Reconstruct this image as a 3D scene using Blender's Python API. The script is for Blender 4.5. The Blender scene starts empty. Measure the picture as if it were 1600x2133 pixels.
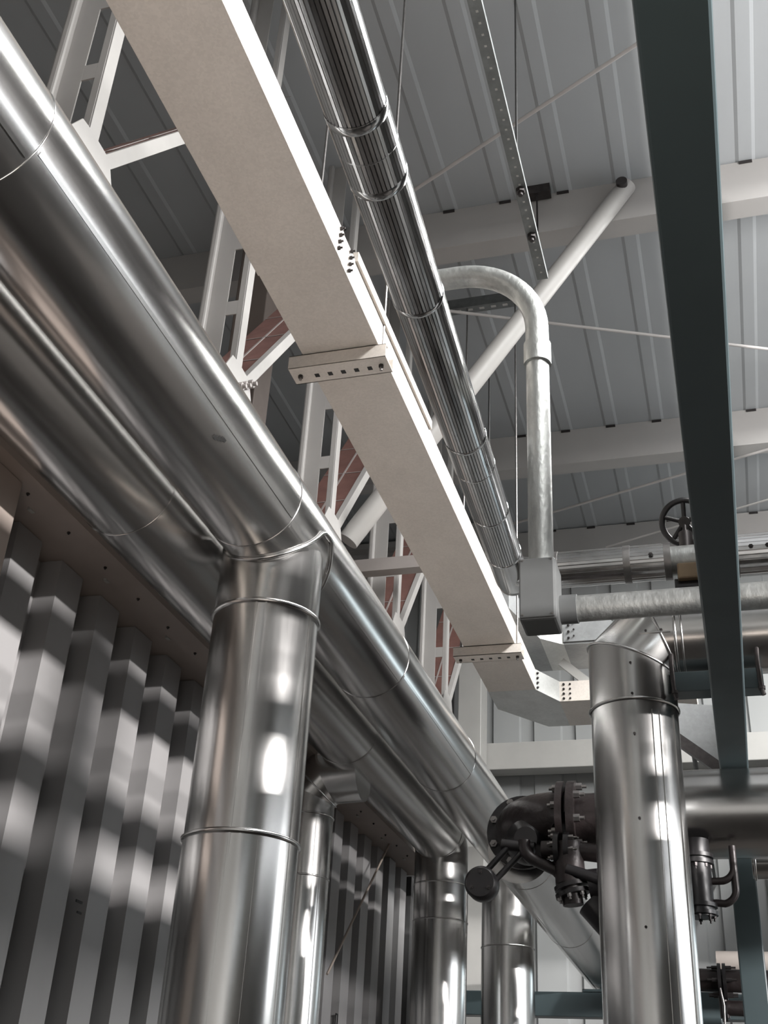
import bpy, math, random
import numpy as np
from mathutils import Vector
random.seed(7)
S = bpy.context.scene
C = S.collection
H = 1.6                      # eye height: every coordinate below is measured from the eye point

# ------------------------------------------------------------------ camera
R = np.array([[0.95999945, 0.27526774, 0.05127106],
              [-0.09497958, 0.49238933, -0.86517722],
              [-0.2634007, 0.82569995, 0.49883831]])
u_, s_, vt_ = np.linalg.svd(R); R = u_ @ vt_
cam = bpy.data.cameras.new('camera'); cam_o = bpy.data.objects.new('camera', cam); C.objects.link(cam_o)
from mathutils import Matrix
M = Matrix.Identity(4)
for i in range(3):
    M[i][0] = R[0, i]; M[i][1] = -R[1, i]; M[i][2] = -R[2, i]
M[0][3] = 0; M[1][3] = 0; M[2][3] = H
cam_o.matrix_world = M
cam.sensor_fit = 'VERTICAL'; cam.sensor_height = 24; cam.sensor_width = 18
cam.lens = 2406.32 / 2133 * 24
cam.clip_start = 0.02
S.camera = cam_o

# ------------------------------------------------------------------ world, lights, exposure
w = bpy.data.worlds.new('world'); S.world = w; w.use_nodes = True
w.node_tree.nodes['Background'].inputs[0].default_value = (.55, .62, .68, 1)
w.node_tree.nodes['Background'].inputs[1].default_value = 0.05

def area(name, loc, rot, sx, sy, power, col):
    l = bpy.data.lights.new(name, 'AREA'); l.shape = 'RECTANGLE'; l.size = sx; l.size_y = sy
    l.energy = power; l.color = col
    o = bpy.data.objects.new(name, l); o.location = (loc[0], loc[1], loc[2] + H); o.rotation_euler = rot
    C.objects.link(o); return o
# rooflight and end window daylight, plus an added wall strip and floor fill
area('rooflight_daylight', (2.9, 5.5, 7.72), (0, 0, 0), 1.8, 13, 2900, (1.0, .985, .96))
area('wall_band_strip', (6.7, 1.0, 2.3), (0, math.radians(90), 0), .12, 5, 2400, (1.0, .96, .94))  # narrow added strip that makes the light bands on the ribbed wall
area('near_window_daylight', (5.2, -5.8, 1.9), (math.radians(90), 0, 0), 2.6, 3.6, 110, (.86, .95, 1.0))
area('far_window_daylight', (4.2, 13.9, 2.8), (math.radians(-90), 0, 0), 3.0, 2.2, 70, (.78, .93, 1.0))
area('floor_uplight_fill', (.6, -1.7, -1.25), (math.radians(180 + 18), 0, 0), 3.0, 3.0, 250, (1.0, .87, .77)).data.spread = math.radians(168)  # added upward fill for the duct underside, no fixture behind it
vs = S.view_settings
vs.view_transform = 'Standard'; vs.look = 'None'; vs.gamma = 1; vs.use_curve_mapping = False
vs.exposure = 0.0
try:
    S.cycles.sample_clamp_indirect = 4; S.cycles.max_bounces = 10
except Exception: pass

# ------------------------------------------------------------------ materials
def mat(name, col, metal=0., rough=.5, nscale=(3, 3, 3), var=.06, rvar=.05, bump=0., bscale=None, detail=4, voro=0, spec=.5, dark=None, coat=0):
    m = bpy.data.materials.new(name); m.use_nodes = True
    n = m.node_tree; N = n.nodes; L = n.links; b = N['Principled BSDF']
    b.inputs['Metallic'].default_value = metal; b.inputs['Specular IOR Level'].default_value = spec
    b.inputs['Coat Weight'].default_value = coat
    tc = N.new('ShaderNodeTexCoord'); mp = N.new('ShaderNodeMapping'); mp.inputs['Scale'].default_value = nscale
    L.new(tc.outputs['Object'], mp.inputs[0])
    nz = N.new('ShaderNodeTexNoise'); nz.inputs['Scale'].default_value = 1; nz.inputs['Detail'].default_value = detail; nz.inputs['Roughness'].default_value = .6
    L.new(mp.outputs[0], nz.inputs['Vector'])
    cr = N.new('ShaderNodeMapRange'); cr.inputs[1].default_value = .3; cr.inputs[2].default_value = .7
    L.new(nz.outputs['Fac'], cr.inputs[0])
    mix = N.new('ShaderNodeMix'); mix.data_type = 'RGBA'
    lo = dark if dark else tuple(c * (1 - var) for c in col)
    mix.inputs[6].default_value = (*lo, 1); mix.inputs[7].default_value = (*[min(1, c * (1 + var)) for c in col], 1)
    L.new(cr.outputs[0], mix.inputs[0])
    out = mix.outputs[2]
    if voro:
        vo = N.new('ShaderNodeTexVoronoi'); vo.inputs['Scale'].default_value = voro
        L.new(tc.outputs['Object'], vo.inputs['Vector'])
        m2 = N.new('ShaderNodeMix'); m2.data_type = 'RGBA'; m2.blend_type = 'MULTIPLY'; m2.inputs[0].default_value = 1
        r2 = N.new('ShaderNodeMapRange'); r2.inputs[3].default_value = .94; r2.inputs[4].default_value = 1.03
        sp = N.new('ShaderNodeSeparateColor'); L.new(vo.outputs['Color'], sp.inputs[0]); L.new(sp.outputs[0], r2.inputs[0])
        L.new(out, m2.inputs[6]); L.new(r2.outputs[0], m2.inputs[7]); out = m2.outputs[2]
    L.new(out, b.inputs['Base Color'])
    rr = N.new('ShaderNodeMapRange'); rr.inputs[1].default_value = .3; rr.inputs[2].default_value = .7
    rr.inputs[3].default_value = max(.02, rough - rvar); rr.inputs[4].default_value = rough + rvar
    nz2 = N.new('ShaderNodeTexNoise'); nz2.inputs['Scale'].default_value = 2.3; nz2.inputs['Detail'].default_value = detail
    L.new(mp.outputs[0], nz2.inputs['Vector']); L.new(nz2.outputs['Fac'], rr.inputs[0]); L.new(rr.outputs[0], b.inputs['Roughness'])
    if bump:
        mb = N.new('ShaderNodeMapping'); mb.inputs['Scale'].default_value = bscale or nscale; L.new(tc.outputs['Object'], mb.inputs[0])
        n3 = N.new('ShaderNodeTexNoise'); n3.inputs['Scale'].default_value = 1; n3.inputs['Detail'].default_value = 2; L.new(mb.outputs[0], n3.inputs['Vector'])
        bp = N.new('ShaderNodeBump'); bp.inputs['Strength'].default_value = 1; bp.inputs['Distance'].default_value = bump
        L.new(n3.outputs['Fac'], bp.inputs['Height']); L.new(bp.outputs[0], b.inputs['Normal'])
    return m
CL = (.60, .595, .585)
clad = {a: mat('aluminium_cladding_' + a, CL, 1, .23, ns, .06, .035, .003, bs)
        for a, ns, bs in (('y', (6, .5, 6), (4, .35, 4)), ('z', (6, 6, .5), (4, 4, .35)), ('x', (.5, 6, 6), (.35, 4, 4)))}
rib_m = mat('bright_ribbed_foil', (.70, .70, .70), 1, .17, (6, 2, 6), .05, .05)
galv = mat('galvanised_sheet', (.66, .61, .56), .1, .5, (3, 2, 3), .06, .08, 0, None, 6, 90)
galv_c = mat('galvanised_steel', (.40, .41, .40), .7, .42, (14, 14, 5), .22, .10, .002, (60, 60, 30))
galv_d = mat('galvanised_strut', (.16, .17, .17), .5, .5, (10, 10, 10), .2, .1)
grey_box = mat('grey_painted_steel', (.13, .135, .135), .2, .42, (4, 4, 4), .06)
teal = mat('teal_paint', (.055, .077, .083), 0, .42, (2, 2, 2), .06, .04, 0, spec=.5)
white = mat('white_painted_steel', (.38, .375, .36), 0, .45, (4, 4, 4), .04)
tw = mat('truss_white_paint', (.31, .30, .29), 0, .45, (4, 4, 4), .04)
pinkw = mat('pinkish_primer', (.27, .245, .235), 0, .5, (4, 4, 4), .06)
rust = mat('red_oxide_primer', (.13, .065, .055), 0, .55, (5, 5, 5), .15)
black = mat('black_paint', (.012, .011, .012), .1, .38, (8, 8, 8), .3, .1)
blackred = mat('weathered_black_iron', (.020, .015, .015), .2, .42, (9, 9, 9), .4, .1, .003, (30, 30, 30))
bolt_m = mat('zinc_bolt', (.26, .25, .245), .9, .35, (20, 20, 20), .15)
dark_bolt = mat('dark_bolt', (.05, .045, .045), .6, .4, (20, 20, 20), .2)
sheet_in = mat('grey_coated_sheet', (.28, .275, .275), 0, .42, (2, 2, .4), .05)
sheet_roof = mat('roof_liner_sheet', (.31, .325, .335), 0, .5, (1, .3, 1), .05)
sheet_far = mat('far_liner_sheet', (.32, .33, .33), 0, .5, (1, 1, .3), .05)
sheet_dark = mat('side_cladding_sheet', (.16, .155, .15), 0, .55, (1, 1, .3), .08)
brown = mat('brown_flashing', (.33, .28, .25), 0, .5, (2, 2, 2), .10)
floor_m = mat('dark_concrete', (.075, .065, .058), 0, .6, (2, 2, 2), .15)
purl_m = mat('purlin_paint', (.34, .33, .32), 0, .5, (1, 1, 1), .05)
rod_m = mat('steel_rod', (.06, .06, .06), .6, .45, (9, 9, 9), .2)
rope_m = mat('tan_steel_rod', (.42, .36, .31), .2, .5, (9, 9, 9), .1)
brass = mat('dull_brass', (.14, .10, .06), .5, .45, (9, 9, 9), .2)
ink = mat('marker_ink', (.012, .012, .012), 0, .6)
brace_m = mat('roof_rod_paint', (.42, .40, .39), 0, .5)
glass_m = bpy.data.materials.new('translucent_rooflight'); glass_m.use_nodes = True
_b = glass_m.node_tree.nodes['Principled BSDF']; _b.inputs['Base Color'].default_value = (.8, .85, .9, 1)
_b.inputs['Emission Color'].default_value = (.95, .97, 1, 1); _b.inputs['Emission Strength'].default_value = 4

# ------------------------------------------------------------------ mesh builder
def V(*a): return Vector(a)
class MB:
    def __init__(s): s.v = []; s.f = []; s.sm = []; s.mk = []
    def mark(s): s.mk.append(len(s.v)); return s
    def add(s, vs, fs, sm=False):
        o = len(s.v); s.v += [Vector(p) for p in vs]
        for f in fs: s.f.append(tuple(i + o for i in f)); s.sm.append(sm)
        return s
    def obox(s, c, a, b, d):
        s.mark()
        c, a, b, d = map(Vector, (c, a, b, d))
        vs = [c + a * i + b * j + d * k for i in (-1, 1) for j in (-1, 1) for k in (-1, 1)]
        fs = [(0, 1, 3, 2), (4, 6, 7, 5), (0, 4, 5, 1), (2, 3, 7, 6), (0, 2, 6, 4), (1, 5, 7, 3)]
        if a.cross(b).dot(d) < 0: fs = [f[::-1] for f in fs]
        return s.add(vs, fs)
    def box(s, x0, x1, y0, y1, z0, z1):
        return s.obox(((x0 + x1) / 2, (y0 + y1) / 2, (z0 + z1) / 2), ((x1 - x0) / 2, 0, 0), (0, (y1 - y0) / 2, 0), (0, 0, (z1 - z0) / 2))
    def bar(s, p, q, wd, ht, up=(0, 0, 1)):
        p, q = Vector(p), Vector(q); d = (q - p); l = d.length; d.normalize()
        sd = d.cross(Vector(up)).normalized(); u = sd.cross(d).normalized()
        return s.obox((p + q) / 2, d * l / 2, sd * wd / 2, u * ht / 2)
    def tube(s, pts, r, n=32, caps=True, hard=False, inner=None):
        pts = [Vector(p) for p in pts]; rs = r if isinstance(r, (list, tuple)) else [r] * len(pts)
        m = len(pts); D = [(pts[i + 1] - pts[i]).normalized() for i in range(m - 1)]
        a = Vector((0, 0, 1)) if abs(D[0].z) < .9 else Vector((1, 0, 0))
        e1 = D[0].cross(a).normalized(); e2 = D[0].cross(e1).normalized()
        fr = [(e1, e2)]
        for i in range(1, m - 1):
            q = D[i - 1].rotation_difference(D[i]); fr.append((q @ fr[-1][0], q @ fr[-1][1]))
        def ring(i, seg):
            d = D[seg]; f1, f2 = fr[seg]
            if 0 < i < m - 1: nn = (D[i - 1] + D[i]).normalized()
            else: nn = d
            out = []
            for k in range(n):
                t = 2 * math.pi * k / n; o = (f1 * math.cos(t) + f2 * math.sin(t)) * rs[i]
                out.append(pts[i] + o - d * (o.dot(nn) / d.dot(nn)))
            return out
        if hard:
            for i in range(m - 1):
                vs = ring(i, i) + ring(i + 1, i)
                s.add(vs, [(k, k + n, (k + 1) % n + n, (k + 1) % n)[::-1] for k in range(n)], True)
        else:
            vs = []
            for i in range(m): vs += ring(i, min(i, m - 2))
            s.add(vs, [(i * n + k, (i + 1) * n + k, (i + 1) * n + (k + 1) % n, i * n + (k + 1) % n)[::-1] for i in range(m - 1) for k in range(n)], True)
        if caps:
            s.add(ring(0, 0), [tuple(range(n))]); s.add(ring(m - 1, m - 2), [tuple(range(n))[::-1]])
        return s
    def nut(s, p, ax, r, h):
        s.mark(); p = Vector(p); ax = Vector(ax).normalized()
        v0 = len(s.f); s.tube([p, p + ax * h], r, 6, True, True)
        for i in range(v0, len(s.f)): s.sm[i] = False
        s.tube([p + ax * h, p + ax * h * 1.8], r * .5, 8)
        return s
    def prism(s, poly, vec):
        poly = [Vector(p) for p in poly]; vec = Vector(vec); n = len(poly)
        vs = poly + [p + vec for p in poly]
        return s.add(vs, [tuple(range(n)), tuple(range(2 * n - 1, n - 1, -1))] + [(k, k + n, (k + 1) % n + n, (k + 1) % n)[::-1] for k in range(n)])
    def strip(s, prof, vec, thick=None):
        """open profile extruded along vec"""
        prof = [Vector(p) for p in prof]; vec = Vector(vec); n = len(prof)
        return s.add(prof + [p + vec for p in prof], [(i, i + 1, i + 1 + n, i + n) for i in range(n - 1)])
    def build(s, name, m, parent=None, bevel=0, label=None):
        if name in SPLIT and parent is not None:
            ms = sorted(set([0] + s.mk)) + [len(s.v)]; o = None
            for a, b in zip(ms, ms[1:]):
                if a == b: continue
                q = MB(); q.v = s.v[a:b]
                for f, g in zip(s.f, s.sm):
                    if a <= f[0] < b: q.f.append(tuple(i - a for i in f)); q.sm.append(g)
                o = q.build1(name, m, parent, bevel, label)
            return o
        return s.build1(name, m, parent, bevel, label)
    def build1(s, name, m, parent=None, bevel=0, label=None):
        if parent is None:
            xs = [p.x for p in s.v]; ys = [p.y for p in s.v]; zs = [p.z for p in s.v]
            base = Vector(((min(xs) + max(xs)) / 2, (min(ys) + max(ys)) / 2, min(zs)))
        else: base = BASE[parent.name]
        me = bpy.data.meshes.new(name)
        me.from_pydata([tuple(p - base) for p in s.v], [], s.f)
        me.polygons.foreach_set('use_smooth', s.sm); me.materials.append(m)
        import bmesh
        bm = bmesh.new(); bm.from_mesh(me); bmesh.ops.recalc_face_normals(bm, faces=bm.faces); bm.to_mesh(me); bm.free()
        me.update()
        o = bpy.data.objects.new(name, me); C.objects.link(o)
        if parent: o.parent = parent
        else: o.location = base + Vector((0, 0, H))
        BASE[o.name] = base
        if bevel:
            b = o.modifiers.new('bevel', 'BEVEL'); b.width = bevel; b.segments = 2; b.limit_method = 'ANGLE'
        if label: o['label'] = label
        return o
BASE = {}
SPLIT = set('joint_bead clamp_band batten gusset_bolt joint_nut bend_nut splice_nut rod_nut lap_seam mitre_bead rivet flange_bolt pair_bolt small_bolt pair_flange small_flange slot drop_rod hanger_nut cover_screw hook_bolt screw clip rib_gap_shadow lever weight_screw flange riser_bead riser_length cladding_length'.split())
def tag(o, label, cat, group=None):
    o['label'] = label; o['category'] = cat
    if group: o['group'] = group
    return o
def thing(name, loc, label, cat, group=None):
    o = bpy.data.objects.new(name, None); C.objects.link(o); o.location = Vector(loc) + Vector((0, 0, H)); o.empty_display_size = .1
    BASE[o.name] = Vector(loc); return tag(o, label, cat, group)
def struct(o): o['kind'] = 'structure'; return o
def arc(c, a, b, r, t0, t1, n):
    c, a, b = Vector(c), Vector(a), Vector(b)
    return [c + a * r * math.cos(t0 + (t1 - t0) * i / n) + b * r * math.sin(t0 + (t1 - t0) * i / n) for i in range(n + 1)]
def ringband(mb, p, ax, r, wd, n=48):
    """raised bead round a pipe"""
    p, ax = Vector(p), Vector(ax); mb.mark()
    return mb.tube([p - ax * wd / 2, p - ax * wd * .25, p + ax * wd * .25, p + ax * wd / 2], [r, r + wd * .45, r + wd * .45, r], n, False)

def flange(mb, p, ax, r, t, n=40):
    p, ax = Vector(p), Vector(ax); mb.mark(); return mb.tube([p, p + ax * t], r, n, True, True)
def boltcircle(mb, p, ax, rc, n, r, h, ph=0):
    p, ax = Vector(p), Vector(ax).normalized(); a = Vector((0, 0, 1)) if abs(ax.z) < .9 else Vector((1, 0, 0))
    e1 = ax.cross(a).normalized(); e2 = ax.cross(e1)
    for k in range(n):
        t = ph + 2 * math.pi * k / n; mb.nut(p + (e1 * math.cos(t) + e2 * math.sin(t)) * rc, ax, r, h)

# ------------------------------------------------------------------ setting
FY = 14.4; RZ = 8.0; LX = -5.6; RX = 7.0; NY = -6.0
struct(MB().box(LX, RX, NY, FY, -1.7, -1.6).build('floor', floor_m))
def trap_y(y0, y1, ph, pitch, crest, depth, x, sgn, web=.02):
    pts = []; k = math.floor((y0 - ph) / pitch) - 1; out = [(x, y0)]
    while True:
        a = ph + k * pitch; k += 1
        if a + crest + web > y1: break
        if a - web < y0: continue
        out += [(x, a - web), (x + sgn * depth, a), (x + sgn * depth, a + crest), (x, a + crest + web)]
    out.append((x, y1)); return out
# roof liner: trapezoidal sheets whose ribs run away from the camera, with the rooflight opening
def roof(x0, x1, y0, y1):
    pr = trap_y(x0, x1, .08, .54, .11, .013, 0, -1, .03)
    return MB().strip([(p[1], y0, RZ + p[0]) for p in pr], (0, y1 - y0, 0))
rf = roof(LX, 1.95, NY, FY)
pr = roof(3.85, RX, NY, FY); rf.add(pr.v, pr.f); pr = roof(1.95, 3.85, NY, -1.2); rf.add(pr.v, pr.f); pr = roof(1.95, 3.85, 12.2, FY); rf.add(pr.v, pr.f)
sm = MB()
ceil = struct(rf.build('ceiling', sheet_roof))
struct(MB().box(1.9, 3.9, -1.3, 12.3, 8.02, 8.06).build('window_1', glass_m))
# far wall
pr = trap_y(LX, RX, -2.54, .54, .16, .05, 0, 1, .02)
struct(MB().strip([(p[1], FY - p[0] * 0 + p[0], -1.6) for p in pr], (0, 0, RZ + 1.6)).build('wall_far', sheet_far))
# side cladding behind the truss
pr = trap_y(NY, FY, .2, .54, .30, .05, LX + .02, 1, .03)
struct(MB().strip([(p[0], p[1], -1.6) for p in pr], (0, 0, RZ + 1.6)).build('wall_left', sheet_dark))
struct(MB().box(LX, RX, NY - .1, NY, -1.6, RZ).build('wall_near', sheet_far))
wr = MB()
wr.box(RX, RX + .1, NY, FY, -1.6, 1.7).box(RX, RX + .1, NY, FY, 3.6, RZ).box(RX, RX + .1, NY, -.2, 1.7, 3.6).box(RX, RX + .1, 9.2, FY, 1.7, 3.6)
struct(wr.build('wall_right', sheet_far))
struct(MB().box(RX + .03, RX + .06, -.2, 9.2, 1.7, 3.6).build('window_2', glass_m))
# inner ribbed wall beside the pipes, with its soffit flashing
pr = trap_y(-2.0, 9.35, 3.70, .335, .175, .10, -2.67, 1, .004)
inner = MB().strip([(p[0], p[1], -1.6) for p in pr], (0, 0, 1.6 + 2.155)); inner.box(-2.70, -2.68, -2, 9.35, -1.6, 2.155)
wi = struct(inner.build('wall_inner', sheet_in))
mk = MB()
for (y, z, l, t) in ((4.30, .905, .05, .010), (4.315, .865, .035, .008)): mk.box(-2.5695, -2.566, y - l / 2, y + l / 2, z - t / 2, z + t / 2)
for (y, z, l, t) in ((7.66, .87, .012, .06), (7.70, .87, .012, .06), (7.68, .90, .05, .01)): mk.box(-2.5695, -2.566, y - l / 2, y + l / 2, z - t / 2, z + t / 2)
mk.build('marker_strokes', ink, wi)
so = struct(MB().box(-3.6, -2.33, -2, 9.35, 2.158, 2.19).box(-2.462, -2.33, -2, 9.35, 2.150, 2.158).build('trim_1', brown))
sc = MB(); scw = MB()
for k in range(20):
    y = 3.17 + .305 * k
    sc.nut((-2.412, y, 2.150), (0, 0, -1), .007, .006)
    if k % 2: scw.box(-2.478, -2.462, y - .20, y - .17, 2.146, 2.158)
sc.build('screw', dark_bolt, so); scw.build('clip', white, so, label='small white clips along the flashing seam')
cb = struct(MB().box(-2.68, -2.39, 2.62, 3.10, -1.6, 2.15).build('trim_2', brown, bevel=.006))
struct(MB().box(-2.70, -2.56, 9.35, 9.47, -1.6, 2.15).box(-3.6, -2.4, 9.47, 9.52, -1.6, 2.19).build('trim_3', mat('dark_corner_sheet', (.05, .05, .05), 0, .5)))

# ------------------------------------------------------------------ roof steel
def purlin(y, z1, z0, label):
    t = thing('purlin', (0, y, z0), label, 'purlin', 'roof purlins')
    MB().box(LX, RX, y, y + .02, z0, z1).build('web', purl_m, t)
    MB().box(LX, RX, y + .02, y + .22, z0, z0 + .02).build('flange', purl_m, t)
    f = MB()
    for k in range(-8, 12):
        x = .08 + .54 * k
        f.box(x + .0, x + .11, y - .015, y + .03, z1 - .03, z1 - .005)  # dark blocks stand in for the shadow under each roof rib
    f.build('rib_gap_shadow', dark_bolt, t, label='dark blocks for the shadowed gaps under the roof ribs')
    return t
purlin(7.82, 7.98, 7.52, 'grey roof purlin nearest the camera, holding the white diagonal tube')
purlin(11.72, 7.98, 7.50, 'grey roof purlin in the middle, above the thin crossing rods')
purlin(14.15, 7.98, 7.45, 'grey eaves beam at the top of the far wall')
tag(MB().box(-5.2, 6.9, 14.02, 14.3, 4.53, 4.88).build('wall_girt', white, bevel=.01), 'broad white horizontal girt across the far wall behind the valves', 'girt')
tag(MB().box(-5.5, -3.6, 14.0, 14.2, 8.06-.2, 8.2-.25).build('side_bay_beam', purl_m), 'grey beam end high in the dark side bay', 'beam')
tag(MB().box(-3.2, -2.9, 13.6, 13.98, -1.6, 7.9).build('steel_column', white, bevel=.01), 'white vertical column behind the end of the galvanised duct', 'column')
tag(MB().box(-3.30, -3.02, 11.95, 12.2, -1.6, 3.05).build('white_post', white, bevel=.008), 'white post just left of the far left pipe riser', 'post')
tag(MB().box(-2.68, -2.50, 11.95, 12.15, -1.6, 3.05).build('white_post', white, bevel=.008), 'narrow white post seen between the two far pipe risers', 'post')
tag(MB().box(-3.75, -3.45, 7.1, 7.4, -1.6, 7.9).build('brown_column', mat('brown_column_paint', (.10, .08, .07), 0, .5), bevel=.01), 'dark brown column behind the first duct hanger', 'column')
def rod(name, p, q, r, m, label, cat, group=None):
    return tag(MB().tube([p, q], r, 10).build(name, m), label, cat, group)
rod('bracing_rod', (-2.55, 7.15 + .06, 7.45), (1.2, 5.25, 7.45), .016, brace_m, 'thin roof bracing rod rising to the right, nearest the camera', 'rod')
rod('bracing_rod', (-2.3, 8.55, 7.42), (2.2, 10.45, 7.42), .016, brace_m, 'dark thin bracing rod falling gently right behind the bent conduit', 'rod')
rod('bracing_rod', (-2.5, 12.95, 7.42), (2.0, 11.3, 7.42), .016, brace_m, 'upper of two pale rods above the ribbed cross pipe', 'rod')
rod('bracing_rod', (-1.2, 13.15, 7.1), (1.8, 11.9, 7.1), .012, brace_m, 'lower of two pale rods above the ribbed cross pipe', 'rod')
t = thing('knee_brace', (-2.5, 7.4, 4.2), 'white round diagonal tube from the roof purlin down to the truss', 'brace')
MB().tube([(-.36, 7.76, 7.86), (-2.64, 7.40, 4.24)], .085, 24).build('tube', tw, t)
MB().tube([(-.40, 7.80, 7.80), (-.40, 7.63, 7.80)], .05, 16).build('pin_bolt', dark_bolt, t, label='dark bolt head at the top end')
# perforated strut hung along the roof
t = thing('perforated_strut', (-.9, 5, 5.45), 'grey perforated strut running away under the roof', 'strut')
MB().box(-.945, -.87, 1.2, 6.17, 5.49, 5.53).build('channel', galv_d, t)
f = MB()
for k in range(64): f.box(-.913, -.899, 1.3 + k * .076, 1.314 + k * .076, 5.488, 5.4905)
o = f.build('slot_row', white, t, label='row of small pale slots'); 
f = MB().nut((-.908, 5.30, 5.49), (0, 0, -1), .03, .03).nut((-.908, 5.72, 5.49), (0, 0, -1), .03, .03); f.build('hanger_nut', dark_bolt, t)
f = MB()
for y in (1.6, 5.30): f.mark().tube([(-.93, y, 5.53), (-.93, y, 7.93)], .008, 8)
f.build('drop_rod', rod_m, t)
# roof clips beside the strut
tag(MB().box(-1.27, -1.05, 7.70, 7.80, 7.90, 8.0).box(-1.18, -1.165, 7.72, 7.735, 7.45, 7.9).build('purlin_clip', dark_bolt), 'dark clip with a short hanging pin on the near purlin', 'clip')
tag(MB().prism([(-1.32, 8.9, 7.86), (-1.16, 8.9, 7.86), (-1.16, 8.9, 8.06 - .1)], (0, .05, 0)).build('roof_bracket', galv_d), 'small triangular bracket right of the white diagonal tube', 'bracket')
# hanging perforated bracket over the second duct hanger
t = thing('hanger_channel', (-1.8, 8.97, 7.6), 'dark perforated hanger channel high behind the bent conduit', 'channel')
MB().box(-2.5, -1.60, 8.92, 9.02, 7.72, 7.84).build('channel', galv_d, t)
f = MB()
for k in range(7): f.box(-2.45 + k * .12, -2.40 + k * .12, 8.95, 8.98, 7.716, 7.722)
f.build('slot_row', white, t)

# ------------------------------------------------------------------ white truss behind the duct
TX = -2.67
def truss_post(k):
    yn = 3.35 + 1.865 * k
    lab = ['white slotted truss post at the top left corner', 'second white slotted truss post, meeting the duct above its hanger', 'third white slotted truss post, just below the duct hanger',
           'fourth white slotted truss post, beside the foot of the white tube', 'fifth white slotted truss post, just above the far duct hanger', '']
    t = thing('truss_post', (TX, yn - .2, 4.0), lab[k], 'post', 'slotted truss posts')
    zt = 7.95
    yw = yn - .035
    f = MB().box(TX - .27, TX - .115, yw - .008, yw, 3.9, zt); f.mk = []
    f.box(TX - .04, TX, yw - .008, yw, 3.9, zt); f.mk = []; f.build('web', tw, t, .002)
    MB().box(TX - .285, TX - .235, yw - .05, yw, 3.9, zt).build('rear_chord', tw, t, .014)
    f = MB(); z = 4.14
    while z < zt - .5:
        f.box(TX - .115, TX - .04, yw - .008, yw, z, z + .11); z += .555
    f.build('batten', tw, t)
    MB().box(TX - .0, TX + .008, yn - .04, yn + .045, 4.2, zt).build('face_strip', tw, t, .002)
    gp = [(yn - .30, 3.85), (yn - .22, 4.13), (yn - .12, 4.30), (yn - .03, 4.31), (yn + .15, 4.30), (yn + .22, 4.16), (yn + .20, 3.85)]
    MB().prism([(TX + .010, a, b) for a, b in gp], (.010, 0, 0)).build('gusset_plate', tw, t, .002)
    if k == 1:
        f = MB()
        for (y, z) in ((yn + .01, 4.15), (yn + .07, 4.20), (yn + .15, 4.27)): f.nut((TX + .02, y, z), (1, 0, 0), .028, .03)
        f.build('gusset_bolt', pinkw, t)
    return t
def truss_diag(k):
    yn = 3.35 + 1.865 * k
    lab = ['white diagonal truss brace at the first post, top left', 'white diagonal truss brace with red inside, left of the near duct hanger', 'white diagonal truss brace with red inside, above the white tube',
           'white diagonal truss brace with red inside, fourth along the duct', 'white diagonal truss brace with red inside, at the far duct hanger', '']
    t = thing('truss_brace', (TX, yn + .1, 4.2), lab[k], 'brace', 'diagonal truss braces')
    d = V(0, .59, .807); p = V(TX - .016, yn + .10, 4.22); nrm = V(0, -.807, .59)
    L = 2.85
    MB().bar(p, p + d * L, .075, .05, (1, 0, 0)).build('face_strip', tw, t, .003)
    a = p + nrm * .03 + d * .06; D = V(-.36, 0, 0)
    MB().prism([a, a + d * L, a + d * L + D, a + D], nrm * -.015).build('web', rust, t, label='red oxide web')
    f = MB(); e = nrm * .003
    f.bar(a + D * .5 + e, a + d * L + D * .5 + e, .004, .016, (1, 0, 0))
    for q in range(6): f.bar(a + d * (.45 + .6 * q) + e, a + d * (.45 + .6 * q) + D + e, .010, .004, nrm)
    f.build('weld_bead', pinkw, t)
for k in range(5): truss_post(k); truss_diag(k)
tag(MB().box(-3.4, -2.05, 8.62, 8.74, 4.62, 4.74).build('cross_strut', pinkw), 'grey-pink cross strut in front of the fourth truss post', 'strut')

# ------------------------------------------------------------------ galvanised duct
z0, z1, x0, x1 = 3.95, 4.152, -2.057, -1.607
t = thing('galvanised_duct', (-1.83, 4, z0), 'long beige galvanised rectangular duct crossing from top left to the far wall', 'duct')
yj = 4.10
MB().box(x0, x1, -1.5, yj, z0, z1).build('duct_length', galv, t, .004)
MB().box(x0 + .004, x1 - .004, yj, 9.95, z0 + .004, z1).build('duct_length', galv, t, .004)
f = MB()
f.box(x1 - .02, x1 + .012, 4.3, 5.9, z1 - .012, z1 + .05)
f.build('lid_upstand', galv, t, .002)
f = MB()
for j, (y, n) in enumerate(((4.03, 4), (4.20, 4))):
    for q in range(n): f.nut((x1, y + q * .004 + .0, z0 + .035 + q * .047), (1, 0, 0), .011, .014)
f.build('joint_nut', dark_bolt, t)
# bend and the cross run
f = MB()
f.prism([(x1 - .004, 9.95, z0 + .004), (-1.44, 10.28, z0 + .004), (-1.44, 10.95, z0 + .004), (-1.65, 10.95, z0 + .004), (x0 + .004, 10.4, z0 + .004), (x0 + .004, 9.95, z0 + .004)], (0, 0, .2))
f.build('bend', mat('bright_galvanised_sheet', (.55, .56, .55), .35, .45, (3, 3, 3), .08, .08, 0, None, 6, 50), t)
MB().box(-1.44, -.2, 10.28, 10.95, z0 + .004, z1).build('cross_length', galv, t)
f = MB()
for q in range(4):
    f.nut((-1.60, 9.97, z0 + .03 + q * .047), (.7, -.7, 0), .012, .012); f.nut((-1.40, 10.28, z0 + .03 + q * .047), (0, -1, 0), .012, .012); f.nut((-1.34, 10.28, z0 + .03 + q * .047), (0, -1, 0), .010, .010)
f.build('bend_nut', dark_bolt, t)
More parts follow.
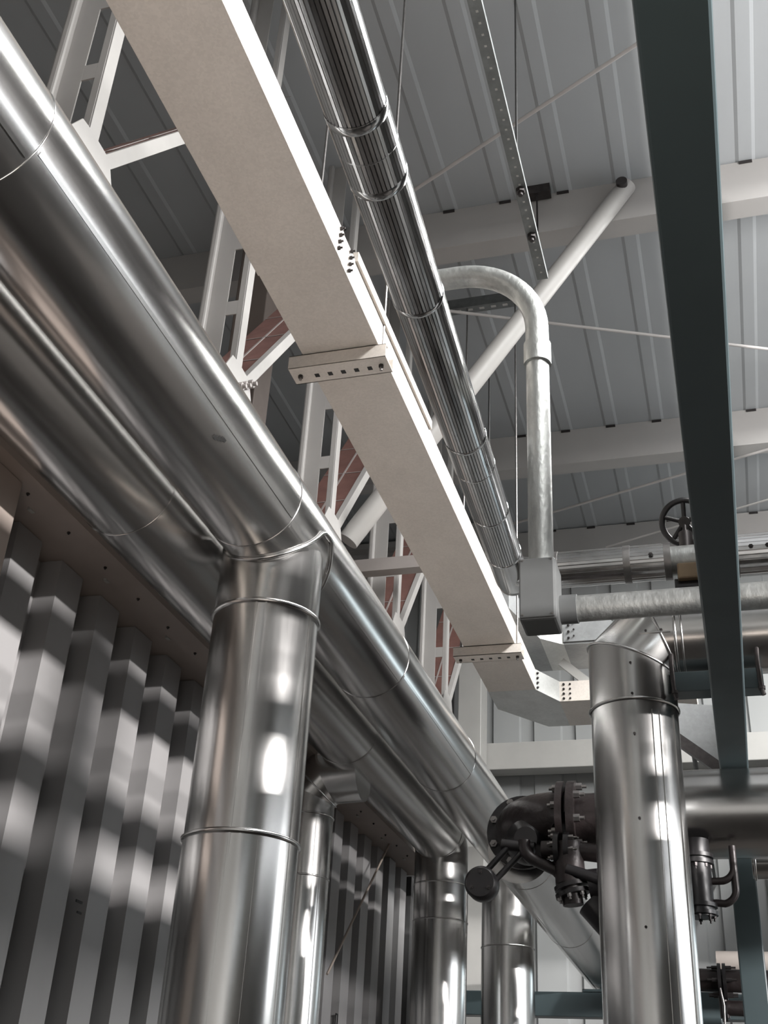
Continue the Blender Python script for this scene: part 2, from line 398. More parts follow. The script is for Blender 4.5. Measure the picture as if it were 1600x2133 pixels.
# second duct above and beyond
t = thing('upper_duct', (-1.3, 9.9, 4.6), 'short bent galvanised duct seen under the grey junction box', 'duct')
zz = zz_u = 4.44; g2 = mat('weathered_galvanised_sheet', (.30, .31, .315), .35, .5, (3, 3, 3), .15, .08, 0, None, 6, 40)
MB().prism([(-2.1, 9.2, zz), (-1.72, 9.2, zz), (-1.56, 9.9, zz), (-1.56, 10.7, zz), (-1.75, 10.7, zz), (-2.1, 10.2, zz)], (0, 0, .2)).build('bend', g2, t)
MB().prism([(-1.56, 9.9, zz), (-1.36, 10.08, zz), (-1.36, 10.7, zz), (-1.56, 10.7, zz)], (0, 0, .2)).build('bend_cheek', bpy.data.materials['bright_galvanised_sheet'], t)
MB().box(-1.36, -.9, 10.08, 10.7, zz, zz + .2).build('cross_length', g2, t)
MB().prism([(-1.36, 10.06, zz + .02), (-1.36, 10.06, zz + .30), (-1.02, 10.06, zz + .30), (-.80, 10.06, zz + .12), (-.80, 10.06, zz + .02)], (0, .01, 0)).build('splice_plate', g2, t)
f = MB()
for q in range(4): f.nut((-1.31, 10.05, zz + .05 + q * .065), (0, -1, 0), .013, .01); f.nut((-1.26, 10.05, zz + .05 + q * .065 + .02), (0, -1, 0), .009, .01)
f.build('splice_nut', dark_bolt, t)

def hanger(y, lab, ztop, xr, xl):
    t = thing('duct_hanger', (-1.83, y, z0 - .08), lab, 'hanger', 'hangers under the galvanised duct')
    f = MB(); h = .085
    # C channel: web, lips and end
    X0, X1 = xl, xr
    f.box(X0, X1, y - .075, y - .070, z0 - h, z0).box(X0, X1, y + .070, y + .075, z0 - h, z0)
    f.box(X0, X1, y - .075, y + .075, z0 - h, z0 - h + .004)
    f.box(X0, X1, y - .075, y - .035, z0 - .004, z0)
    ch = f.build('channel', galv, t)
    f = MB()
    for k in range(5): f.box(x0 + .07 + k * .077 - .013, x0 + .07 + k * .077 + .013, y + .0, y + .03, z0 - h - .0015, z0 - h + .0005)
    f.build('slot', ink, ch)
    MB().tube([(xr - .045, y, z0 - h - .035), (xr - .045, y, ztop)], .0085, 10).build('threaded_rod', bolt_m, t)
    tr = MB().tube([(xl + .05, y, z0 - h - .03), (xl + .05, y, ztop)], .0085, 10).build('threaded_rod', bolt_m, t)
    f = MB()
    for xx in (xr - .045, xl + .05): f.nut((xx, y, z0 - h), (0, 0, -1), .014, .016); f.nut((xx, y, z0), (0, 0, 1), .014, .016)
    f.build('rod_nut', dark_bolt, ch)
    return t
hanger(4.84, 'slotted channel hanger under the duct, nearer one', 7.9, -1.565, -2.13)
hanger(8.95, 'slotted channel hanger under the duct, farther one near the bend', 7.72, -1.555, -2.14)
rod('drop_rod', (-1.86, 8.96, 7.2), (-1.86, 8.96, 4.2), .009, rod_m, 'thin dark drop rod between the ribbed pipe and the white tube', 'rod')

# ------------------------------------------------------------------ clad pipes
def pipe_seams(t, axis, r, pts, m, wd=.014):
    for p in pts: ringband(MB(), p, axis, r, wd).build('seam_bead', m, t)
# main pipe nearest the camera
PX, PZ = -1.646, 2.223
t = thing('insulated_pipe', (PX, 4, PZ), 'big shiny aluminium-clad pipe, uppermost of the two overhead left pipes', 'pipe', 'overhead clad pipes')
cuts = [-1.5, 1.66, 3.50, 5.08, 6.64, 9.15]
for i in range(5):
    a, b = cuts[i], cuts[i + 1]
    r0 = .2015; r1 = .1985
    MB().tube([(PX, a, PZ), (PX, a + .03, PZ), (PX, b - .02, PZ), (PX, b, PZ)], [r0 - .002, r0, r1, r1], 72, i in (0, 4)).build('cladding_length', clad['y'], t)
f = MB()
for y in cuts[1:-1]: ringband(f, (PX, y, PZ), V(0, 1, 0), .199, .005)
f.build('joint_bead', clad['y'], t)
f = MB()
for i in range(4):
    th = math.radians(-38 + 9 * (i % 2)); c, s = math.cos(th), math.sin(th)
    f.obox((PX + c * .200, (cuts[i] + cuts[i + 1]) / 2, PZ + s * .200), (-s * .006, 0, c * .006), (0, (cuts[i + 1] - cuts[i]) / 2 - .01, 0), (c * .0025, 0, s * .0025))
f.build('lap_seam', clad['y'], t)
f = MB()
for k in range(4):
    th = math.radians(-47 + k * 1.8); f.obox((PX + .2005 * math.cos(th), 2.86 + .012 * k, PZ + .2005 * math.sin(th)), (.004, 0, .004), (0, .010, 0), (.003, 0, -.003))
f.build('dirt_mark', ink, t, label='small black mark')
# collar of the tee where the riser leaves
RX1, RY1 = -1.668, 3.80
f = MB()
pts = []
for k in range(65):
    a = 2 * math.pi * k / 64; rr = .212
    px_, py_ = rr * math.cos(a), rr * math.sin(a); zz_ = -math.sqrt(max(.0001, .206 ** 2 - min(.205, abs(px_)) ** 2))
    pts.append((PX + px_, RY1 + py_, PZ + zz_))
f.tube(pts, .008, 8, False); f.build('tee_bead', clad['y'], t, label='raised bead around the tee')
t = thing('pipe_riser', (RX1, RY1, -1.6), 'large clad vertical riser in the left foreground, hanging from the uppermost pipe', 'pipe', 'vertical clad risers')
for (za, zb, r0) in ((PZ - .06, 1.85, .203), (1.85, .99, .203), (.99, -1.6, .205)):
    MB().tube([(RX1, RY1, za), (RX1, RY1, zb)], r0, 72, False).build('cladding_length', clad['z'], t)
f = MB()
for z in (1.85, .99): ringband(f, (RX1, RY1, z), V(0, 0, 1), .203, .022)
f.build('joint_bead', clad['z'], t)
f = MB()
for th, za, zb in ((-78, 1.84, .90), (-68, 1.95, -1.5), (-80, .97, -1.5), (-12, 1.84, -1.5), (-50, .97, -1.5)):
    c, s = math.cos(math.radians(th)), math.sin(math.radians(th))
    f.obox((RX1 + c * .204, RY1 + s * .204, (za + zb) / 2), (-s * .003, c * .003, 0), (c * .0025, s * .0025, 0), (0, 0, (za - zb) / 2))
f.build('lap_seam', clad['z'], t)

# second pipe, bending down at its far end
QX, QZ = -2.1, 2.236
t = thing('insulated_pipe', (QX, 4, QZ), 'big clad overhead pipe nearest the ribbed wall, bending down at its far end', 'pipe', 'overhead clad pipes')
cuts = [-1.5, 3.35, 6.1, 8.30]
for i in range(3):
    MB().tube([(QX, cuts[i], QZ), (QX, cuts[i] + .03, QZ), (QX, cuts[i + 1], QZ)], [.199, .2015, .1985], 72, i == 0).build('cladding_length', clad['y'], t)
f = MB()
for y in cuts[1:]: ringband(f, (QX, y, QZ), V(0, 1, 0), .199, .005)
f.build('joint_bead', clad['y'], t)
MB().tube([(QX, 8.30, QZ), (QX, 8.40, QZ), (QX, 8.49, QZ - .09), (QX, 8.49, QZ - .36)], .199, 64, False, True).build('elbow', clad['y'], t)
f = MB()
for (za, zb) in ((QZ - .36, 1.62), (1.62, -1.6)): f.mark().tube([(QX, 8.49, za), (QX, 8.49, zb)], .201, 64, False)
f.build('riser_length', clad['z'], t)
f = MB(); ringband(f, (QX, 8.49, 1.62), V(0, 0, 1), .2, .012); ringband(f, (QX, 8.49, QZ - .36), V(0, 0, 1), .2, .012); f.build('riser_bead', clad['z'], t)
# riser under the end of the uppermost pipe
t = thing('pipe_riser', (-1.72, 9.12, -1.6), 'far clad riser behind the counterweight ball of the black valve', 'pipe', 'vertical clad risers')
MB().tube([(-1.72, 9.12, 2.1), (-1.72, 9.12, -1.6)], .20, 64, False).build('cladding_length', clad['z'], t)
f = MB(); ringband(f, (-1.72, 9.12, 1.55), V(0, 0, 1), .2, .012); f.build('joint_bead', clad['z'], t)
# short riser tucked between wall and near riser
ex, ey, er = -2.387, 6.35, .155
t = thing('pipe_riser', (ex, ey, -1.6), 'dim clad riser with a mitred elbow, right behind the big foreground riser', 'pipe', 'vertical clad risers')
MB().tube([(ex, ey, -1.6), (ex, ey, 1.45)], er, 64, False).mark().tube([(ex, ey, 1.45), (ex, ey, 1.80)], er, 64, False).build('cladding_length', clad['z'], t)
MB().tube([(ex, ey, 1.80), (ex, ey, 1.93), (ex + .10, ey, 2.04), (-2.06, ey, 2.05)], er + .001, 64, True, True).build('elbow', clad['x'], t)
f = MB(); ringband(f, (ex, ey, 1.45), V(0, 0, 1), er, .012); ringband(f, (ex, ey, 1.80), V(0, 0, 1), er, .012)
ringband(f, (ex + .05, ey, 1.985), V(.707, 0, .707), er * 1.03, .010); f.build('joint_bead', clad['z'], t)
f = MB()
for th in (-48, -30): 
    c, s = math.cos(math.radians(th)), math.sin(math.radians(th)); f.obox((ex + c * er, ey + s * er, .1), (-s * .003, c * .003, 0), (c * .003, s * .003, 0), (0, 0, 1.68))
f.build('lap_seam', clad['z'], t)

# right riser with lobster-back elbow
rx, ry = -.39, 5.27; bx, bz, br = -.17, 2.10, .22; hz = 2.325
t = thing('pipe_riser', (rx, ry, -1.6), 'large clad riser on the right with a segmented elbow turning right at its top', 'pipe', 'vertical clad risers')
MB().tube([(rx, ry, -1.6), (rx, ry, 1.95)], [.205, .20], 72, False).build('cladding_length', clad['z'], t)
MB().tube([(rx, ry, 1.95), (rx, ry, hz - .13), (rx + .13, ry, hz), (-.17, ry, hz)], .203, 72, False, True).build('elbow', clad['z'], t)
MB().tube([(-.17, ry, hz), (1.9, ry, hz)], .20, 72, True).build('cross_length', clad['x'], t)
f = MB(); ringband(f, (rx, ry, 1.95), V(0, 0, 1), .203, .016)
ringband(f, (-.17, ry, hz), V(1, 0, 0), .203, .014); ringband(f, (-.14, ry, hz), V(1, 0, 0), .200, .010)
f.build('joint_bead', clad['z'], t)
f = MB()
for (p, nn) in (((rx, ry, hz - .13), V(.3827, 0, .9239)), ((rx + .13, ry, hz), V(.9239, 0, .3827))):
    p = V(*p); d = V(0, 0, 1) if nn.z > .9 else V(.7071, 0, .7071); ring = []
    e1 = d.cross(V(0, 1, 0)).normalized(); e2 = V(0, 1, 0)
    for k in range(65):
        a = 2 * math.pi * k / 64; o = (e1 * math.cos(a) + e2 * math.sin(a)) * .204; ring.append(p + o - d * (o.dot(nn) / d.dot(nn)))
    f.mark().tube(ring, .007, 8, False)
f.build('mitre_bead', clad['z'], t)
f = MB()
for th, za, zb in ((-84, 1.94, -1.5), (-62, 1.9, -1.5), (-52, 1.9, -1.5), (-88, 2.16, 1.96), (-26, 1.9, -1.5)):
    c, s = math.cos(math.radians(th)), math.sin(math.radians(th))
    f.obox((rx + c * .203, ry + s * .203, (za + zb) / 2), (-s * .003, c * .003, 0), (c * .0025, s * .0025, 0), (0, 0, (za - zb) / 2))
f.box(-.33, -.19, ry - .207, ry - .202, hz - .003 - .06, hz + .003 - .06)
f.build('lap_seam', clad['z'], t)
f = MB()
for z in (2.12, 1.97, 1.78, 1.40, .95, .5): f.nut((rx + .205 * math.cos(math.radians(-87)), ry - .204, z), (0, -1, 0), .006, .005)
for x in (-.30, -.23): f.nut((x, ry - .205, hz - .05), (0, -1, 0), .006, .005)
f.build('rivet', dark_bolt, t)

# big cross pipe on the right
t = thing('insulated_cross_pipe', (.8, 6.02, 1.675), 'thick horizontal clad pipe at right, lying under the end of the teal beam', 'pipe')
MB().tube([(-.42, 6.02, 1.675), (1.9, 6.02, 1.675)], .22, 72).build('cladding_length', clad['x'], t)
f = MB(); ringband(f, (-.35, 6.02, 1.675), V(1, 0, 0), .22, .014); f.build('joint_bead', clad['x'], t)

# slanting-looking pipe beyond the black valve
DX, DZ = -1.15, 1.616
t = thing('insulated_pipe', (DX, 8, DZ), 'clad pipe leading away from the black flange and resting on the green cross beam', 'pipe', 'overhead clad pipes')
MB().tube([(DX, 6.45, DZ), (DX, 8.4, DZ)], .178, 64).mark().tube([(DX, 8.4, DZ), (DX, 10.9, DZ)], .175, 64).build('cladding_length', clad['y'], t)
f = MB(); ringband(f, (DX, 8.4, DZ), V(0, 1, 0), .177, .006); ringband(f, (DX, 6.6, DZ), V(0, 1, 0), .177, .006); f.build('joint_bead', clad['y'], t)
f = MB()
for th in (-112,):
    c, s = math.cos(math.radians(th)), math.sin(math.radians(th)); f.obox((DX + c * .178, 8.6, DZ + s * .178), (-s * .004, 0, c * .004), (0, 2, 0), (c * .003, 0, s * .003))
f.build('lap_seam', clad['y'], t)

# ------------------------------------------------------------------ ribbed foil pipes
def ribbed(mb, p, q, r, n=44, amp=.06):
    p, q = Vector(p), Vector(q); d = (q - p).normalized(); e1 = d.cross(V(0, 0, 1)).normalized(); e2 = e1.cross(d)
    ring = []
    rnd = random.Random(3)
    for k in range(n):
        for fr, rr in ((0, 1), (.62, 1), (.76, 1 - amp), (.88, 1)):
            a = 2 * math.pi * (k + fr) / n; ring.append((a, rr * r))
    m = len(ring)
    vs = [p + (e1 * math.cos(a) + e2 * math.sin(a)) * rr for a, rr in ring] + [q + (e1 * math.cos(a) + e2 * math.sin(a)) * rr for a, rr in ring]
    mb.add(vs, [(k, (k + 1) % m, (k + 1) % m + m, k + m) for k in range(m)], False)
    return mb
u = V(-.06, .994, .086).normalized(); X0 = V(-.752, -.275, 2.645)
def on(y): return X0 + u * ((y - X0.y) / u.y)
t = thing('ribbed_pipe', on(3), 'bright silver ribbed foil pipe running alongside the galvanised duct', 'pipe')
cutsr = [-1, 2.30, 2.46, 2.60, 3.29, 4.42, 4.72, 5.25, 5.82]
for i in range(8):
    rr = .1 + (.002 if i in (1, 2, 5) else 0)
    ribbed(MB(), on(cutsr[i]), on(cutsr[i + 1]), rr).build('foil_length', rib_m, t)
for i, y in enumerate(cutsr[1:]):
    wd = (.035, .006, .035, .022, .02, .012, .012, .02)[i]
    MB().tube([on(y), on(y + .004), on(y + wd), on(y + wd + .004)], [.1, .1026, .1026, .1], 64, False).build('clamp_band', rib_m, t)
f = MB()
pe = on(5.82); f.tube([pe, on(6.22), on(6.30), on(6.33)], [.101, .101, .092, .06], 40, True).tube([on(6.12), V(-.98, 6.12, 3.175)], .09, 32)
f.build('end_elbow', rib_m, t)
t = thing('ribbed_cross_pipe', (.4, 6.08, 3.2), 'ribbed foil pipe running right behind the bent conduit', 'pipe')
zz = 3.175
ribbed(MB(), (-.98, 6.12, zz), (-.20, 6.12, zz), .108, 30).build('foil_length', rib_m, t)
ribbed(MB(), (.06, 6.12, zz), (1.9, 6.12, zz), .122, 30).build('foil_length', rib_m, t)
MB().tube([(-.20, 6.12, zz), (.06, 6.12, zz)], .085, 40).build('bare_length', galv_c, t)
f = MB()
for x, r in ((-.86, .112), (-.44, .112), (-.21, .111), (.16, .126), (.38, .126)): f.mark().tube([(x - .02, 6.12, zz), (x + .02, 6.12, zz)], r, 48)
f.build('clamp_band', bolt_m, t)
f = MB()
for x in (-.30, .25, .34): f.nut((x, 6.0, zz - .01), (0, -1, 0), .014, .006)
f.build('rivet', dark_bolt, t)
# valve with handwheel on it
t = thing('gate_valve', (-.12, 6.12, 3.2), 'dark handwheel valve on the ribbed cross pipe, half hidden by the teal beam', 'valve')
wc = V(-.10, 6.2, 3.47); n_ = V(-.15, -.62, .77).normalized() * -1
n_ = V(0, -.85, -.5).normalized(); e1 = V(1, 0, 0); e2 = n_.cross(e1).normalized()
rim = [wc + (e1 * math.cos(a) + e2 * math.sin(a)) * .13 for a in [2 * math.pi * k / 48 for k in range(49)]]
f = MB().tube(rim, .018, 12, False)
for k in range(5):
    a = 2 * math.pi * k / 5 + .3; f.tube([wc, wc + (e1 * math.cos(a) + e2 * math.sin(a)) * .125], .014, 8)
f.tube([wc - n_ * .03, wc + n_ * .03], .035, 16)
f.build('handwheel', black, t)
MB().tube([wc, (-.1, 6.14, 3.2)], .014, 12).tube([(-.1, 6.14, 3.36), (-.1, 6.13, 3.2)], .04, 16).build('stem', dark_bolt, t)
MB().box(-.16, -.02, 6.0, 6.2, 3.00, 3.10).build('body', brass, t, .01)
MB().tube([(-.18, 6.1, 2.97), (.05, 6.1, 2.97)], .07, 20).tube([(-.2, 6.1, 2.90), (.05, 6.1, 2.90)], .05, 20).build('lower_body', black, t)

# ------------------------------------------------------------------ bent conduit, junction box and cross conduit
gx, gy = -.679, 4.389
t = thing('bent_conduit', (gx, gy, 2.28), 'galvanised vertical conduit whose top curves left behind the ribbed pipe', 'conduit')
path = [V(gx, gy, 3.42)] + arc((gx - .40, gy, 3.60), (1, 0, 0), (0, 0, 1), .40, 0, math.pi / 2, 14) + [V(-1.23, gy, 4.0)]
MB().tube([(gx, gy, 2.30), (gx, gy, 3.42)], .054, 40, False).build('straight_length', galv_c, t)
MB().tube(path, .056, 40, False).build('bend', galv_c, t)
MB().tube([(gx, gy, 3.38), (gx, gy, 3.50)], .065, 40, True, True).build('coupling', galv_c, t)
t = thing('junction_box', (gx, 4.38, 2.0), 'grey square junction box under the bent conduit', 'box')
MB().box(-.762, -.606, 4.30, 4.475, 2.015, 2.30).build('box_body', grey_box, t, .012)
cv = MB().box(-.758, -.612, 4.292, 4.302, 2.022, 2.295).build('cover', grey_box, t, .006)
f = MB()
for x in (-.745, -.622):
    for z in (2.033, 2.285): f.nut((x, 4.292, z), (0, -1, 0), .005, .003)
f.build('cover_screw', bolt_m, cv)
t = thing('cross_conduit', (.5, 4.43, 2.11), 'thick galvanised conduit running right from the junction box', 'conduit')
MB().tube([(-.54, 4.43, 2.11), (1.9, 4.43, 2.11)], .056, 40).build('tube', galv_c, t)
MB().tube([(-.606, 4.43, 2.11), (-.535, 4.43, 2.11)], .062, 40, True, True).build('socket', grey_box, t)

# ------------------------------------------------------------------ teal frame
TZ = 1.9
tb = tag(MB().box(-.033, .1095, -1.2, 7.28, TZ, TZ + .10).build('teal_beam', teal, bevel=.008), 'long dark teal box beam running overhead down the right side', 'beam')
tag(MB().box(-.037, .107, 7.28, 7.43, -1.6, TZ + .1).build('teal_column', teal, bevel=.008), 'dark teal vertical column under the far end of the teal beam', 'column')
t = thing('pipe_support', (0, 5.2, 2.0), 'dark teal cross support with hook bolts under the elbow pipe', 'support')
MB().box(-.20, .20, 5.16, 5.27, 2.003, 2.10).build('cross_bar', teal, t, .005)
f = MB()
for x in (-.195, .185):
    f.mark().tube([(x, 5.14, 2.20), (x - .004, 5.12, 2.12), (x, 5.13, 1.99), (x + .008, 5.13, 1.955)], .011, 10)
    f.tube([(x + .002, 5.13, 1.995), (x + .002, 5.13, 1.981)], .018, 6)
f.build('hook_bolt', dark_bolt, t)
zb = 1.41; yb = 10.25
tag(MB().box(-3.25, 1.2, yb, yb + .15, zb - .19, zb).build('cross_beam', teal, bevel=.006), 'dark green horizontal beam low behind the far risers', 'beam')
tag(MB().box(-3.12, -3.04, yb - .1, yb + .1, zb + .0, zb + .22).build('upright_plate', white, bevel=.003), 'small grey upright plate on the left end of the green beam', 'plate')
t = thing('pipe_saddle', (DX, yb + .07, zb), 'dark saddle holding the far pipe on the green beam', 'support')
MB().box(DX - .16, DX + .2, yb - .02, yb + .17, zb, zb + .02).build('base_plate', teal, t)
MB().box(DX - .02, DX + .12, yb + .02, yb + .12, zb + .02, zb + .05).build('web', teal, t)
tag(MB().box(-.31, -.18, 8.35, 8.5, -1.6, 1.16).build('teal_post', teal, bevel=.005), 'short dark green post at the bottom, right of the big right riser', 'post')

# ------------------------------------------------------------------ black check valve in the cross line
vy, vz = 6.02, 1.64
t = thing('check_valve', (-.95, 6.1, 1.4), 'black cast iron valve with bolted round flange and counterweight lever', 'valve')
FX, FYv = DX + .04, 6.36; fz = 1.69
f = MB()
f.tube(arc((FX + .25, FYv - .05, fz - .01), (-1, 0, 0), (0, -1, 0), .25, 0, math.pi / 2, 12) + [V(-.84, vy + .04, vz + .02)], [.14] * 8 + [.14] * 6, 40)
f.build('elbow_body', blackred, t)
f = MB(); flange(f, (FX, FYv - .03, fz), (0, 1, 0), .20, .035); rfl = f.build('round_flange', black, t)
f = MB(); boltcircle(f, (FX, FYv - .03, fz), (0, -1, 0), .172, 8, .021, .02, .39); f.build('flange_bolt', bolt_m, rfl)
f = MB(); flange(f, (-.86, vy, vz + .02), (1, 0, 0), .20, .035); flange(f, (-.805, vy, vz + .02), (1, 0, 0), .20, .04); pfl = f.build('pair_flange', blackred, t)
f = MB()
boltcircle(f, (-.86, vy, vz + .02), (-1, 0, 0), .17, 8, .02, .022, .2); boltcircle(f, (-.765, vy, vz + .02), (1, 0, 0), .17, 8, .02, .03, .2)
f.build('pair_bolt', bolt_m, pfl)
MB().tube([(-.77, vy, vz + .02), (-.40, vy, vz + .02)], .135, 40).build('bare_pipe', blackred, t)
MB().tube([(FX + .07, FYv - .12, vz - .02), (FX + .07, FYv - .25, vz - .06), (FX + .08, FYv - .37, vz - .08), (FX + .08, FYv - .40, vz - .085)], [.13, .125, .10, .06], 28).build('hinge_cover', black, t)
# lever and weight
wl = V(-1.245, 5.9, 1.315)
f = MB().tube([(-1.12, 5.93, 1.50), wl + V(-.02, 0, .02)], .016, 10).mark().tube([(-1.04, 5.93, 1.48), wl + V(.05, 0, .0)], .016, 10).tube([(-1.15, 5.94, 1.52), (-.98, 5.94, 1.50)], .03, 12)
f.build('lever', black, t)
cw = MB().tube([wl + V(0, .05, 0), wl + V(0, .04, 0), wl + V(0, -.03, 0), wl + V(0, -.045, 0)], [.078, .084, .084, .07], 36).build('counterweight', black, t, label='round black counterweight')
f = MB(); boltcircle(f, wl + V(0, -.043, 0), (0, -1, 0), .05, 3, .011, .008, .5); f.build('weight_screw', dark_bolt, cw)
# bypass below
t = thing('bypass_valve', (-.85, 5.9, 1.35), 'small black bypass valve with bolted flanges just below the big black valve', 'valve')
bzv = 1.47
f = MB().tube([(-1.02, 5.86, 1.52)] + arc((-.93, 5.86, 1.50), (-1, 0, 0), (0, 0, -1), .09, 0, 1.0, 6) + [V(-.86, 5.86, 1.37), V(-.80, 5.86, 1.30)], .03, 16)
f.tube([(-.93, 5.86, bzv), (-.80, 5.86, bzv), (-.66, 5.86, bzv - .02), (-.45, 5.88, bzv + .02)], .045, 20)
f.tube([(-.80, 5.86, 1.50), (-.79, 5.86, 1.30)], .075, 24).tube([(-.79, 5.86, 1.30), (-.78, 5.86, 1.20)], .05, 20)
f.build('body', blackred, t)
f = MB(); flange(f, (-.865, 5.86, bzv), (1, 0, 0), .085, .025); flange(f, (-.815, 5.86, bzv), (1, 0, 0), .085, .025)
flange(f, (-.79, 5.86, 1.30), (.25, 0, -1), .085, .02); flange(f, (-.785, 5.86, 1.265), (.25, 0, -1), .085, .02)
flange(f, (-.70, 5.86, 1.30), (1, 0, .1), .07, .05)
f.build('small_flange', black, t)
f = MB(); boltcircle(f, (-.865, 5.86, bzv), (-1, 0, 0), .066, 6, .013, .016, .2); boltcircle(f, (-.79, 5.86, bzv), (1, 0, 0), .066, 6, .013, .024, .2)
boltcircle(f, (-.785, 5.86, 1.245), (.25, 0, -1), .066, 6, .012, .016, .1); boltcircle(f, (-.65, 5.86, 1.305), (1, 0, .1), .05, 6, .011, .018, .1)
f.build('small_bolt', bolt_m, t)
f = MB().tube([(-.80, 5.80, 1.36), (-.62, 5.80, 1.30), (-.55, 5.80, 1.30)], .028, 14).tube([(-.70, 5.9, 1.22), (-.62, 5.9, 1.13), (-.5, 5.9, 1.10)], .075, 20)
f.build('branch', black, t)
# right-hand bypass loop
t = thing('bypass_loop', (-.1, 5.85, 1.2), 'black flange stack with two curved pipe arms under the thick cross pipe', 'valve')
f = MB().tube([(-.185, 5.85, 1.50), (-.185, 5.85, 1.14)], .07, 24)
f.build('flange_stack', black, t)
f = MB()
for z in (1.43, 1.40, 1.20, 1.165): flange(f, (-.185, 5.85, z), (0, 0, -1), .085, .018)
f.build('small_flange', black, t)
f = MB()
for z in (1.38, 1.15): boltcircle(f, (-.185, 5.85, z), (0, 0, -1), .066, 8, .010, .016)
f.build('small_bolt', dark_bolt, t)
MB().tube([(-.15, 5.85, 1.305), (-.09, 5.85, 1.305)] + arc((-.08, 5.85, 1.375), (0, 0, -1), (1, 0, 0), .07, .2, 1.57, 8) + [V(-.01, 5.85, 1.47)], .017, 14).build('upper_arm', blackred, t)
MB().tube([(-.15, 5.85, 1.205), (-.10, 5.85, 1.205)] + arc((-.08, 5.85, 1.27), (0, 0, -1), (1, 0, 0), .07, .2, 1.57, 8) + [V(-.01, 5.85, 1.39)], .017, 14).build('lower_arm', blackred, t)

# ------------------------------------------------------------------ bottom right bits
t = thing('flanged_pipe', (-.1, 8.0, 1.1), 'low black horizontal pipe with a bolted flange at the bottom right', 'pipe')
f = MB().tube([(-.55, 8.0, 1.185), (.6, 8.0, 1.165)], .068, 24).tube([(-.16, 8.0, 1.02), (.3, 8.0, 1.01)], .045, 20).tube([(-.155, 8.0, 1.15), (-.15, 8.0, .96)], .03, 14); f.build('tube', blackred, t)
f = MB(); flange(f, (-.175, 8.0, 1.17), (1, 0, 0), .11, .02); flange(f, (-.145, 8.0, 1.17), (1, 0, 0), .11, .02); flange(f, (-.165, 8.0, 1.0), (1, 0, 0), .06, .03); f.build('flange', black, t)
f = MB(); boltcircle(f, (-.175, 8.0, 1.17), (-1, 0, 0), .09, 6, .012, .035, 0); boltcircle(f, (-.125, 8.0, 1.17), (1, 0, 0), .09, 6, .012, .035, 0); f.build('flange_bolt', dark_bolt, t)
MB().tube([(-.165, 7.90, 1.12), (-.15, 7.89, 1.02), (-.155, 7.89, .92), (-.16, 7.9, .86)], .007, 8).build('earth_strap', bolt_m, t, label='pale hanging earth strap')
tag(MB().tube([(-.20, 9.1, 1.47), (1.9, 9.1, 1.45)], .07, 32).build('beige_pipe', mat('beige_pipe_paint', (.42, .38, .35), 0, .4)), 'pale beige horizontal pipe low behind the teal column', 'pipe')
t = thing('pipe_stub', (.3, 6.75, 1.6), 'clad horizontal pipe end poking out right of the teal column', 'pipe')
MB().tube([(.085, 6.75, 1.60), (1.6, 6.75, 1.60)], .085, 40).build('cladding_length', clad['x'], t)
f = MB(); ringband(f, (.10, 6.75, 1.60), V(1, 0, 0), .086, .014); f.build('end_bead', clad['x'], t)
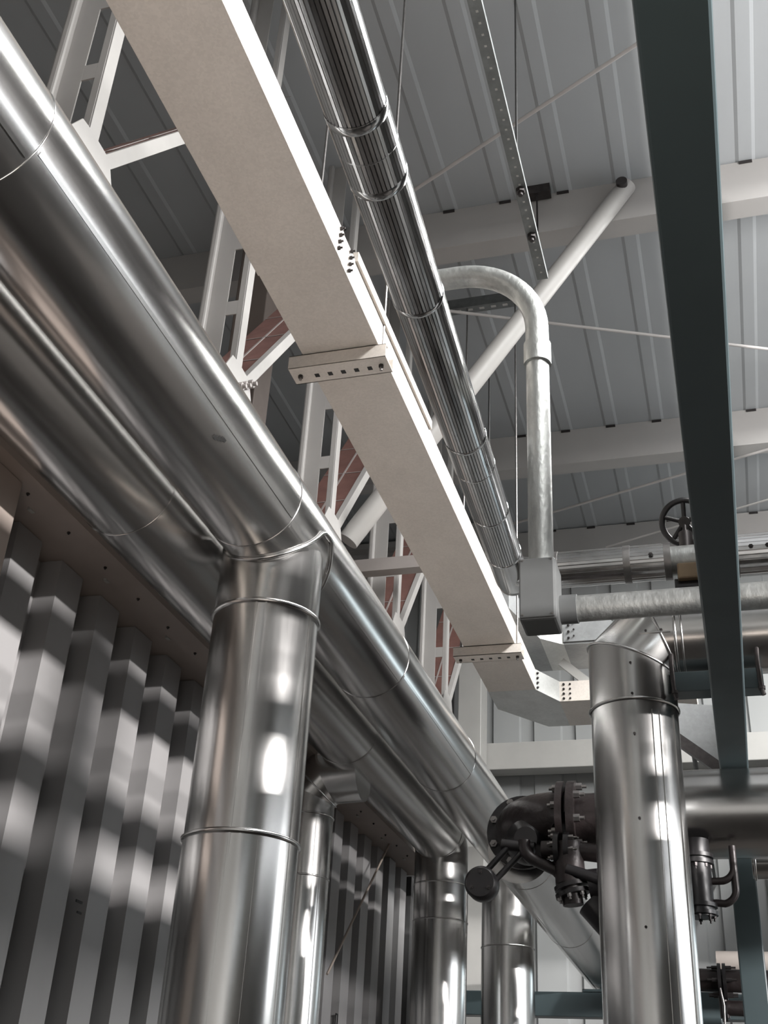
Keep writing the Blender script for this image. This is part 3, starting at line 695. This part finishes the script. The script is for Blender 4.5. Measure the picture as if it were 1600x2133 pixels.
# sloping sheet panel behind the right riser
t = thing('sloping_panel', (-.3, 9.5, 3.1), 'pale galvanised sloping panel with a dark lower edge, left of the teal beam end', 'panel')
MB().prism([(-.62, 9.5, 3.62), (-.05, 9.5, 3.55), (-.02, 9.5, 3.00), (-.62, 9.5, 3.53)], (0, .01, 0)).build('sheet', g2, t)
MB().bar((-.70, 9.47, 3.54), (.02, 9.47, 2.94), .06, .09, (0, 0, 1)).build('edge_angle', dark_bolt, t)
tag(MB().bar((-1.42, 10.3, 4.36), (-1.05, 10.3, 4.02), .03, .08).build('strip_brace', white), 'short white slanting strip left of the right riser elbow', 'brace')
t = bpy.data.objects['sloping_panel']
MB().tube([(-.25, 9.51, 3.2), (-.25, 14.42, 3.2)], .02, 10).build('wall_strut', rod_m, t)
t = bpy.data.objects['upper_duct']
MB().tube([(-1.1, 10.68, zz_u + .05), (-1.1, 14.42, zz_u + .05)], .02, 10).build('wall_strut', rod_m, t)
t = thing('wall_brace', (-2.5, 8.3, 2.2), 'thin tan rod slanting down from a plate by the ribbed wall', 'rod')
MB().tube([(-2.46, 8.43, 2.25), (-2.46, 7.12, 1.06)], .008, 10).build('rod', rope_m, t)
MB().box(-2.47, -2.455, 8.36, 8.50, 2.16, 2.34).build('end_plate', bolt_m, t)

# ------------------------------------------------------------------ unseen blockers added to shape the light on the left wall
tag(MB().box(2.0, 3.6, -4, 13, 2.3, 4.9).box(.8, 2.0, -4, 13, 3.6, 4.9).build('high_light_block', mat('dark_block_paint', (.05, .05, .05)), bevel=.01), 'very large unseen block added to shade the left wall', 'duct')  # out of view, added to keep rooflight and strip light off the wall
for yy in (-2, 3, 8): rod('light_block_rod', (2.1, yy, 4.9), (2.1, yy, 7.95), .01, rod_m, 'hanging rod over the large unseen light block', 'rod', 'light block rods')  # carry the added blocker
tag(MB().tube([(2.0, -2, 2.10), (2.0, 4.75, 2.10)], .035, 16).build('shadow_bar', galv_c), 'thin upper unseen bar added to cast a dark band on the wall', 'pipe')  # added out of view for the upper shadow band
tag(MB().tube([(2.0, -2, 1.907), (2.0, 4.75, 1.907)], .008, 10).build('shadow_wire', black), 'thin unseen wire added to cast the narrow dark line on the wall', 'cable')  # added out of view for the thin shadow line
tag(MB().tube([(2.0, -2, 1.786), (2.0, 4.75, 1.786)], .055, 20).build('shadow_bar', galv_c), 'thicker lower unseen bar added to cast a dark band on the wall', 'pipe')  # added out of view for the wide shadow band
tag(MB().box(1.9, 2.5, -3, 4.75, -1.6, 1.64).build('low_light_block', grey_box, bevel=.01), 'tall grey unseen block added to shade the lower wall', 'cabinet')  # added out of view to cut the strip light below the bands
for yy in (-1.9, 4.5): tag(MB().box(1.97, 2.03, yy - .02, yy + .02, 1.64, 2.07).build('shadow_bar_stand', galv_d), 'small stand holding the unseen shadow bars', 'stand', 'shadow bar stands')  # prop up the added shadow bars
